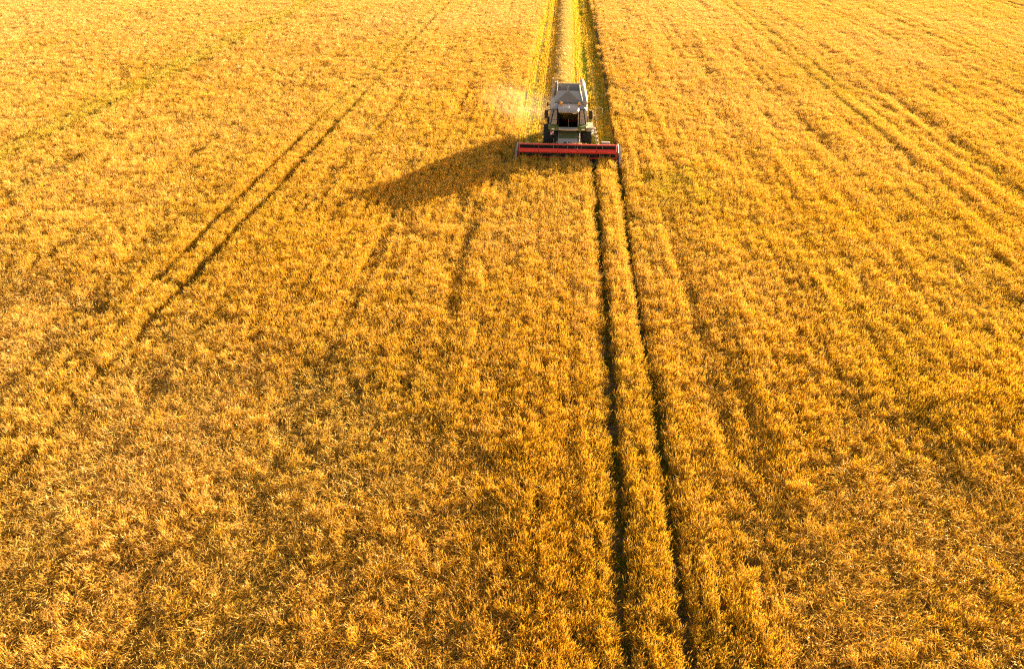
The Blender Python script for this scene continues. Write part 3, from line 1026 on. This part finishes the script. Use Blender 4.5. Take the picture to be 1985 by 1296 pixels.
# bumper under the cab
bm = bmesh.new()
loft(bm, [[(x, -1.68 - 0.12 * (1 - (x / 0.75) ** 2), 1.86), (x, -1.82 - 0.12 * (1 - (x / 0.75) ** 2), 1.92), (x, -1.82 - 0.12 * (1 - (x / 0.75) ** 2), 2.04), (x, -1.62, 2.10), (x, -1.5, 1.95)] for x in np.linspace(-0.72, 0.72, 9)])
link("front_bumper", bm, M_SILVER, combine)
for s in (-1, 1):
    bm = bmesh.new()
    loft(bm, [[(s * x, y - 0.04, 1.80), (s * x, y - 0.12, 1.86), (s * x, y - 0.12, 2.04), (s * x, y, 2.11), (s * x, -0.95, 2.11), (s * x, -0.95, 1.80)] for x, y in ((0.725, -1.64), (1.1, -1.56), (1.40, -1.40), (1.53, -1.2))])
    w = link("corner_cover", bm, M_GREEN, combine)
    bm = bmesh.new()
    box(bm, s * 1.15 - 0.11, s * 1.15 + 0.11, -1.705, -1.62, 1.89, 2.0, 0.02)
    link("headlamp", bm, M_LAMP, w)

# mirrors
for s in (-1, 1):
    bm = bmesh.new()
    tube(bm, [(s * 0.80, -1.45, 3.36), (s * 1.15, -1.5, 3.40), (s * 1.55, -1.48, 3.38), (s * 1.64, -1.46, 3.28)], 0.032, 8)
    arm = link("mirror_arm", bm, M_BLACK, combine)
    bm = bmesh.new()
    box(bm, s * 1.68 - 0.15, s * 1.68 + 0.13, -1.56, -1.42, 2.70, 3.34, 0.05)
    link("mirror_housing", bm, M_BLACK, arm)
    bm = bmesh.new()
    box(bm, s * 1.66 - 0.09, s * 1.66 + 0.09, -1.417, -1.405, 2.80, 3.26, 0.004)
    link("mirror_glass", bm, M_MIRROR, arm)

# access platform, railing and ladder
bm = bmesh.new()
box(bm, 1.43, 1.97, -1.35, 0.1, 1.93, 2.0, 0.012)
box(bm, 1.44, 1.96, -1.34, -1.30, 1.72, 1.93, 0.01, 0)
plat = link("access_platform", bm, M_RIM, combine)
bm = bmesh.new()
def rail(pts, r=0.020):
    tube(bm, pts, r, 7)
rail([(1.93, -1.25, 2.0), (1.93, -1.25, 2.86), (1.93, -1.15, 2.92), (1.6, -1.05, 2.92), (1.5, -1.05, 2.86), (1.5, -1.05, 2.0)])
rail([(1.93, -0.55, 2.0), (1.93, -0.55, 3.22), (2.02, -0.55, 3.30), (2.48, -0.5, 3.30), (2.60, -0.5, 3.22), (2.58, -0.5, 2.86), (2.48, -0.5, 2.74), (2.12, -0.52, 2.74), (2.06, -0.54, 2.80), (2.05, -0.54, 3.28)])
rail([(2.05, -0.54, 3.0), (2.13, -0.6, 2.5), (2.19, -0.62, 2.05)])
rail([(1.93, 0.08, 2.0), (1.93, 0.08, 2.9), (1.93, -0.55, 2.95)])
link("railing", bm, M_RIM, plat)
bm = bmesh.new()
lad_top = [(1.98, -1.05, 1.97), (2.0, -0.60, 1.97)]
lad_bot = [(2.42, -1.05, 0.40), (2.44, -0.60, 0.40)]
for a, b in zip(lad_top, lad_bot):
    tube(bm, [a, b], 0.028, 6)
for k in range(5):
    t = (k + 0.5) / 5
    a = [lad_top[0][i] * (1 - t) + lad_bot[0][i] * t for i in range(3)]
    box(bm, a[0] - 0.10, a[0] + 0.12, -1.05, -0.60, a[2] - 0.02, a[2] + 0.025, 0.006)
link("ladder", bm, M_WHITE, plat)
for z in (1.80, 1.60):
    bm = bmesh.new()
    tube(bm, [(1.86, -1.37, z), (1.86, -1.47, z), (1.86, -1.49, z)], [0.07, 0.09, 0.085], 14)
    link("work_lamp", bm, M_LAMP, combine)
# warning board
bm = bmesh.new()
box(bm, -0.145, 0.145, -0.012, 0.012, -0.145, 0.145, 0.006)
link("warning_board", bm, M_STRIPE, combine, False, (-1.22, -1.50, 1.60))
bm = bmesh.new()
tube(bm, [(-1.22, -1.46, 1.48), (-1.22, -1.42, 1.86)], 0.02, 6)
link("board_bracket", bm, M_DARKSTEEL, combine)

# wheels
def wheel(name, x, y, rad, wid, rimr, lugs):
    w = bpy.data.objects.new(name, None)
    C.objects.link(w)
    w.parent = combine
    w.location = (x, y, rad)
    s = 1 if x > 0 else -1
    h = wid / 2
    bm = bmesh.new()
    lathe_x(bm, [(-h * 0.72, rimr), (-h * 0.98, rimr + (rad - rimr) * 0.35), (-h, rad * 0.88), (-h * 0.86, rad * 0.955), (0, rad * 0.965), (h * 0.86, rad * 0.955), (h, rad * 0.88), (h * 0.98, rimr + (rad - rimr) * 0.35), (h * 0.72, rimr)], 48)
    for k in range(lugs):
        for sd in (-1, 1):
            a0 = 2 * math.pi * (k + (0.5 if sd > 0 else 0)) / lugs
            pts = []
            for (u, da) in ((0.02, 0.0), (0.55, 0.12), (1.0, 0.2)):
                a = a0 + da
                rr = rad * (0.965 if u < 0.9 else 0.93)
                pts.append((u, a, rr))
            ring = []
            for (u, a, rr) in pts:
                q = []
                for (dd, rr2) in ((-0.022, rr - 0.02), (-0.018, rr + 0.035), (0.018, rr + 0.035), (0.022, rr - 0.02)):
                    q.append((sd * u * h, math.cos(a + dd / rad) * rr2, math.sin(a + dd / rad) * rr2))
                ring.append(q)
            loft(bm, ring)
    link("tyre", bm, M_RUBBER, w)
    bm = bmesh.new()
    lathe_x(bm, [(s * h * 0.60, rimr + 0.02), (s * h * 0.55, rimr - 0.03), (s * h * 0.1, rimr * 0.72), (s * h * 0.05, 0.03), (-s * h * 0.15, 0.03), (-s * h * 0.1, rimr * 0.72), (-s * h * 0.55, rimr - 0.03), (-s * h * 0.6, rimr + 0.02)], 36)
    rim = link("rim", bm, M_RIM, w)
    bm = bmesh.new()
    lathe_x(bm, [(s * h * 0.34, 0.02), (s * h * 0.34, 0.13), (s * h * 0.02, 0.16), (-s * h * 0.05, 0.02)], 20)
    for k in range(8):
        a = 2 * math.pi * k / 8
        c = (s * h * 0.16, math.cos(a) * 0.21, math.sin(a) * 0.21)
        tube(bm, [(s * h * 0.02, c[1], c[2]), (s * h * 0.2, c[1], c[2])], 0.02, 6)
    link("hub", bm, M_DARKSTEEL, w)
for s in (-1, 1):
    wheel("front_wheel", s * 1.50, -0.10, 0.93, 0.80, 0.42, 20)
for s in (-1, 1):
    wheel("rear_wheel", s * 1.45, 3.88, 0.66, 0.52, 0.32, 18)

# feeder house
bm = bmesh.new()
loft(bm, [[(-0.72, -1.15, 1.05), (0.72, -1.15, 1.05), (0.70, -1.25, 1.86), (-0.70, -1.25, 1.86)],
          [(-0.78, -3.05, 0.42), (0.78, -3.05, 0.42), (0.78, -3.12, 1.02), (-0.78, -3.12, 1.02)]])
feed = link("feeder_house", bm, M_TANK, combine)
bm = bmesh.new()
plate(bm, [(-0.71, -2.25, 1.42), (0.71, -2.25, 1.42), (0.69, -1.27, 1.865), (-0.69, -1.27, 1.865)], 0.02)
link("feeder_shield", bm, paint("dull_green_paint", (0.065, 0.072, 0.014), 0.6, 0, 0.4, (0.16, 0.11, 0.05)), feed)
for x in (-0.42, 0.38):
    for (yy, sx, sy) in ((-1.95, 0.16, 0.10), (-2.68, 0.12, 0.07)):
        bm = bmesh.new()
        z = 1.86 - (yy + 1.25) * -1 * (0.84 / 1.87)
        xx = x if yy > -2.3 else x * 0.45
        plate(bm, [(xx - sx, yy - sy, z - sy * 0.45 + 0.006), (xx + sx, yy - sy, z - sy * 0.45 + 0.006), (xx + sx, yy + sy, z + sy * 0.45 + 0.006), (xx - sx, yy + sy, z + sy * 0.45 + 0.006)], 0.012)
        link("inspection_cover", bm, M_DARKSTEEL, feed)
for s in (-1, 1):
    bm = bmesh.new()
    tube(bm, [(s * 0.82, -1.3, 0.9), (s * 0.84, -2.9, 0.55)], 0.05, 10)
    tube(bm, [(s * 0.82, -2.0, 0.75), (s * 0.84, -2.9, 0.55)], 0.035, 10)
    link("lift_ram", bm, M_STEEL, feed)
bm = bmesh.new()
tube(bm, [(0.86, -1.35, 1.7), (0.88, -2.2, 1.35), (0.86, -3.0, 1.15)], 0.03, 6)
tube(bm, [(0.95, -1.2, 1.75), (1.02, -1.9, 1.0), (1.0, -2.95, 0.95)], 0.025, 6)
link("hydraulic_hose", bm, M_RIM, feed)

# ------------- cutting header
HX = 3.66
hd = bpy.data.objects.new("cutting_header", None)
C.objects.link(hd)
hd.parent = combine
bm = bmesh.new()
prism_x(bm, [(-3.08, 0.30), (-3.02, 0.30), (-3.02, 1.16), (-3.08, 1.16)], -HX, HX)
prism_x(bm, [(-3.08, 0.28), (-3.7, 0.16), (-4.02, 0.12), (-4.02, 0.15), (-3.7, 0.20), (-3.08, 0.33)], -HX, HX)
link("header_pan", bm, M_DARKSTEEL, hd)
bm = bmesh.new()
box(bm, -HX, HX, -3.12, -2.98, 1.12, 1.22, 0.02)
link("top_beam", bm, M_DARKSTEEL, hd)
for s in (-1, 1):
    bm = bmesh.new()
    prism_x(bm, [(-2.98, 0.25), (-2.98, 1.25), (-3.3, 1.28), (-3.9, 0.85), (-4.05, 0.30), (-3.95, 0.14)], s * HX - 0.02, s * HX + 0.02)
    link("end_sheet", bm, M_RED, hd)
bm = bmesh.new()     # knife fingers
for k in range(96):
    x = -HX + 0.04 + k * (2 * HX - 0.08) / 95
    loft(bm, [[(x - 0.02, -4.0, 0.12), (x + 0.02, -4.0, 0.12), (x + 0.02, -4.0, 0.15), (x - 0.02, -4.0, 0.15)], [(x - 0.004, -4.13, 0.13), (x + 0.004, -4.13, 0.13), (x + 0.004, -4.13, 0.137), (x - 0.004, -4.13, 0.137)]])
link("knife_bar", bm, M_STEEL, hd)
bm = bmesh.new()     # intake auger with flights
tube(bm, [(-HX + 0.05, -3.40, 0.60), (HX - 0.05, -3.40, 0.60)], 0.20, 20)
for s in (-1, 1):
    m = 140
    prev = None
    for k in range(m + 1):
        t = k / m
        x = s * (HX - 0.08 - t * (HX - 0.75))
        a = s * t * 2 * math.pi * 5.5
        c = (math.cos(a), math.sin(a))
        p = [bm.verts.new((x, -3.40 + c[0] * 0.19, 0.60 + c[1] * 0.19)), bm.verts.new((x, -3.40 + c[0] * 0.32, 0.60 + c[1] * 0.32))]
        if prev:
            bm.faces.new((prev[0], prev[1], p[1], p[0]))
        prev = p
link("intake_auger", bm, M_DARKSTEEL, hd)
# reel
RY, RZ, RR = -3.80, 0.92, 0.50
reel = bpy.data.objects.new("reel", None)
C.objects.link(reel)
reel.parent = hd
reel.location = (0, RY, RZ)
bm = bmesh.new()
tube(bm, [(-3.58, 0, 0), (3.58, 0, 0)], 0.07, 14)
link("reel_shaft", bm, M_DARKRED, reel)
for k in range(5):
    a = R(14 + 72 * k)
    d = Vector((0, math.cos(a), math.sin(a)))
    t = Vector((0, -math.sin(a), math.cos(a)))
    bm = bmesh.new()
    prof = [d * RR - t * 0.155, d * (RR + 0.045) - t * 0.07, d * (RR + 0.055), d * (RR + 0.045) + t * 0.07, d * RR + t * 0.155, d * (RR - 0.02) + t * 0.15, d * (RR + 0.02), d * (RR - 0.02) - t * 0.15]
    prism_x(bm, [(p.y, p.z) for p in prof], -3.57, 3.57)
    for f_ in bm.faces:
        f_.normal_update()
        f_.material_index = 0 if f_.calc_center_median().dot(d) > RR + 0.012 else 1  # inner faces dark: shade inside the reel put into the colour
    for q in range(46):                # spring tines hanging from the bat
        x = -3.5 + q * 7.0 / 45
        p = d * (RR - 0.02)
        tube(bm, [(x, p.y, p.z), (x, p.y + 0.03, p.z - 0.22)], 0.008, 4, 1)
    link("reel_bat", bm, [M_RED, M_DARKSTEEL], reel)
for x in np.linspace(-3.585, 3.585, 6):
    bm = bmesh.new()
    for k in range(5):
        a, a2 = R(14 + 72 * k), R(86 + 72 * k)
        r2 = RR + 0.075
        p, p2 = (x, math.cos(a) * r2, math.sin(a) * r2), (x, math.cos(a2) * r2, math.sin(a2) * r2)
        tube(bm, [(x, 0, 0), p], 0.022, 6)
        tube(bm, [p, p2], 0.022, 6)
    link("reel_spider", bm, M_DARKRED if abs(x) < 3.5 else M_RED, reel)
for s in (-1, 1):
    bm = bmesh.new()
    tube(bm, [(s * (HX + 0.10), -3.0, 1.28), (s * (HX + 0.10), -3.5, 1.22), (s * (HX + 0.10), -4.15, 0.98)], 0.05, 8)
    tube(bm, [(s * 3.55, RY, RZ), (s * (HX + 0.14), RY, RZ)], 0.06, 10)
    link("reel_arm", bm, M_STEEL, hd)
    bm = bmesh.new()     # crop divider
    xo = s * (HX + (0.24 if s > 0 else 0.16))
    loft(bm, [[(xo - 0.09, -2.95, 0.25), (xo + 0.09, -2.95, 0.25), (xo + 0.09, -2.95, 1.16), (xo - 0.09, -2.95, 1.16)],
              [(xo - 0.10, -3.8, 0.18), (xo + 0.10, -3.8, 0.18), (xo + 0.09, -3.8, 1.0), (xo - 0.09, -3.8, 1.0)],
              [(xo - 0.08, -4.4, 0.14), (xo + 0.08, -4.4, 0.14), (xo + 0.06, -4.4, 0.62), (xo - 0.06, -4.4, 0.62)],
              [(xo - 0.02, -5.0, 0.12), (xo + 0.02, -5.0, 0.12), (xo + 0.015, -5.0, 0.22), (xo - 0.015, -5.0, 0.22)]])
    dv = link("crop_divider", bm, M_WHITE if s > 0 else M_STEEL, hd)
    bm = bmesh.new()
    for k in range(5):
        y = -3.05 - k * 0.17
        box(bm, xo - 0.105, xo + 0.105, y - 0.03, y + 0.03, 0.5, 1.17 - k * 0.03, 0.008)
    link("divider_rib", bm, M_RIM if s > 0 else M_STEEL, dv)
for x in (-1.05, 0.0, 1.02, 0.55, 2.6):
    bm = bmesh.new()
    tube(bm, [(x, -3.03, 1.2), (x, -3.1, 1.34), (x, -3.45, 1.30), (x, -3.72, 1.05)], 0.018, 6)
    link("hose_bracket", bm, M_RIM, hd)
bm = bmesh.new()
box(bm, 2.52, 3.14, -3.22, -2.92, 1.31, 1.47, 0.02)
link("drive_cover", bm, M_TANK, hd)
bm = bmesh.new()     # straw caught on the reel and along the header back
rr_ = random.Random(5)
for k in range(260):
    x = rr_.gauss(0.55, 0.35) if k < 60 else rr_.uniform(-3.5, 3.5)
    y, z = rr_.uniform(-3.2, -2.9), rr_.uniform(1.16, 1.36) if k < 60 else rr_.uniform(1.12, 1.3)
    d = Vector((rr_.uniform(-1, 1), rr_.uniform(-1, 1), rr_.uniform(-0.5, 0.8))).normalized() * rr_.uniform(0.06, 0.16)
    tube(bm, [(x - d.x, y - d.y, z - d.z * 0.4), (x + d.x, y + d.y, z + d.z)], 0.008, 3)
M_CHAFF = paint("chaff", (0.60, 0.38, 0.10), 0.9, 0, 0.5, (0.4, 0.24, 0.05), 20)
o = link("trapped_straw", bm, M_CHAFF, hd)
o["kind"] = "stuff"

# ------------------------------------------------------------------ driver
M_SKIN = paint("skin", (0.50, 0.28, 0.17), 0.6, 0, 0.1)
M_SHIRT = paint("brown_shirt", (0.30, 0.13, 0.04), 0.9, 0, 0.15)
M_TROUSER = paint("dark_trousers", (0.05, 0.05, 0.06), 0.9, 0, 0.15)
M_HAIR = paint("dark_hair", (0.03, 0.02, 0.015), 0.8, 0, 0.0)
def skinned(name, pts, edges, rad, mat, parent=None, root=0, sub=2):
    me = bpy.data.meshes.new(name)
    me.from_pydata(pts, edges, [])
    o = bpy.data.objects.new(name, me)
    C.objects.link(o)
    me.materials.append(mat)
    md = o.modifiers.new("skin", 'SKIN')
    md.use_smooth_shade = True
    if not me.skin_vertices:
        bpy.context.view_layer.update()
    for i, v in enumerate(me.skin_vertices[0].data):
        v.radius = (rad[i], rad[i])
        v.use_root = (i == root)
    sd = o.modifiers.new("subdivision", 'SUBSURF')
    sd.levels = sd.render_levels = sub
    if parent:
        o.parent = parent
    return o
PV = [(0, 0, 0.02), (0, 0.03, 0.20), (0, 0.03, 0.38), (0, 0.01, 0.53), (0, -0.01, 0.60), (0, -0.03, 0.68), (0, -0.03, 0.77), (0, -0.135, 0.69)]
PE = [(0, 1), (1, 2), (2, 3), (3, 4), (4, 5), (5, 6), (5, 7)]
PR = [0.14, 0.125, 0.145, 0.065, 0.062, 0.088, 0.075, 0.018]
SV, SE, SR = PV[:4], PE[:3], [0.152, 0.14, 0.16, 0.082]
TV, TE, TR = [PV[0]], [], [0.155]
for s in (-1, 1):
    b = len(PV)
    PV += [(s * 0.17, 0.02, 0.45), (s * 0.25, -0.13, 0.24), (s * 0.19, -0.43, 0.26), (s * 0.175, -0.50, 0.27)]
    PE += [(2, b), (b, b + 1), (b + 1, b + 2), (b + 2, b + 3)]
    PR += [0.065, 0.048, 0.032, 0.036]
    q = len(SV)
    SV += [(s * 0.17, 0.02, 0.45), (s * 0.25, -0.13, 0.24), (s * 0.20, -0.40, 0.258)]
    SE += [(2, q), (q, q + 1), (q + 1, q + 2)]
    SR += [0.08, 0.062, 0.045]
    for f in range(4):                       # fingers curled over the wheel rim
        c = len(PV)
        fx = s * (0.145 + 0.018 * f)
        L = (0.9, 1.0, 0.95, 0.78)[f]
        PV += [(fx, -0.535, 0.285), (fx, -0.535 - 0.035 * L, 0.27), (fx, -0.53 - 0.02 * L, 0.245)]
        PE += [(b + 3, c), (c, c + 1), (c + 1, c + 2)]
        PR += [0.0095, 0.0085, 0.0075]
    c = len(PV)
    PV += [(s * 0.135, -0.49, 0.26), (s * 0.125, -0.53, 0.245)]
    PE += [(b + 3, c), (c, c + 1)]
    PR += [0.011, 0.009]
    g = len(PV)
    PV += [(s * 0.10, -0.03, 0.02), (s * 0.15, -0.44, 0.10), (s * 0.14, -0.52, -0.36), (s * 0.15, -0.70, -0.41)]
    PE += [(0, g), (g, g + 1), (g + 1, g + 2), (g + 2, g + 3)]
    PR += [0.092, 0.065, 0.045, 0.035]
    h = len(TV)
    TV += [(s * 0.10, -0.03, 0.02), (s * 0.15, -0.44, 0.10), (s * 0.142, -0.51, -0.30)]
    TE += [(0, h), (h, h + 1), (h + 1, h + 2)]
    TR += [0.107, 0.08, 0.065]
drv = skinned("person", PV, PE, PR, M_SKIN)
drv.location = (FX0, 57.0 - 0.60 + 0.6, 2.57 - 0.19)
drv["label"] = "driver in a brown shirt seated behind the windscreen of the combine"
drv["category"] = "person"
skinned("shirt", SV, SE, SR, M_SHIRT, drv)
skinned("trousers", TV, TE, TR, M_TROUSER, drv)
bm = bmesh.new()
bmesh.ops.create_uvsphere(bm, u_segments=16, v_segments=10, radius=1)
for v in list(bm.verts):
    if v.co.z < -0.1 and v.co.y < 0.2 or v.co.z < -0.6:
        bm.verts.remove(v)
for v in bm.verts:
    v.co = Vector((v.co.x * 0.092, -0.025 + v.co.y * 0.105, 0.745 + v.co.z * 0.10))
link("hair", bm, M_HAIR, drv, True)

# ------------------------------------------------------------------ dust thrown up behind the machine
def dust_cloud():
    bm = bmesh.new()
    bmesh.ops.create_icosphere(bm, subdivisions=4, radius=1)
    o = link("dust_cloud", bm, [], None)
    o.location = (-3.2, 63.4, 1.5)
    o.scale = (4.4, 8.0, 2.1)
    o.rotation_euler = (0, R(10), R(28))
    m = bpy.data.materials.new("airborne_dust")
    nt, n, l = nodes_of(m)
    out = n.new("ShaderNodeOutputMaterial")
    v = n.new("ShaderNodeVolumePrincipled")
    v.inputs["Color"].default_value = (0.95, 0.86, 0.66, 1)
    v.inputs["Anisotropy"].default_value = 0.35
    tc = n.new("ShaderNodeTexCoord")
    ln = n.new("ShaderNodeVectorMath"); ln.operation = 'LENGTH'
    l.new(tc.outputs["Object"], ln.inputs[0])
    mr = n.new("ShaderNodeMapRange"); mr.interpolation_type = 'SMOOTHSTEP'
    mr.inputs[1].default_value = 0.98; mr.inputs[2].default_value = 0.15
    mr.inputs[3].default_value = 0.0; mr.inputs[4].default_value = 1.0
    l.new(ln.outputs["Value"], mr.inputs[0])
    no = n.new("ShaderNodeTexNoise")
    no.inputs["Scale"].default_value = 2.3; no.inputs["Detail"].default_value = 4
    l.new(tc.outputs["Object"], no.inputs["Vector"])
    m2 = n.new("ShaderNodeMapRange")
    m2.inputs[1].default_value = 0.30; m2.inputs[2].default_value = 0.72
    m2.inputs[3].default_value = 0.0; m2.inputs[4].default_value = 1.0
    l.new(no.outputs["Fac"], m2.inputs[0])
    mu = n.new("ShaderNodeMath"); mu.operation = 'MULTIPLY'
    l.new(mr.outputs[0], mu.inputs[0]); l.new(m2.outputs[0], mu.inputs[1])
    mv = n.new("ShaderNodeMath"); mv.operation = 'MULTIPLY'; mv.inputs[1].default_value = 0.026
    l.new(mu.outputs[0], mv.inputs[0])
    l.new(mv.outputs[0], v.inputs["Density"])
    l.new(v.outputs[0], out.inputs["Volume"])
    o.data.materials.append(m)
    o["kind"] = "stuff"
    o["label"] = "pale cloud of chaff dust drifting off the left side of the combine"
    o["category"] = "dust"
dust_cloud()
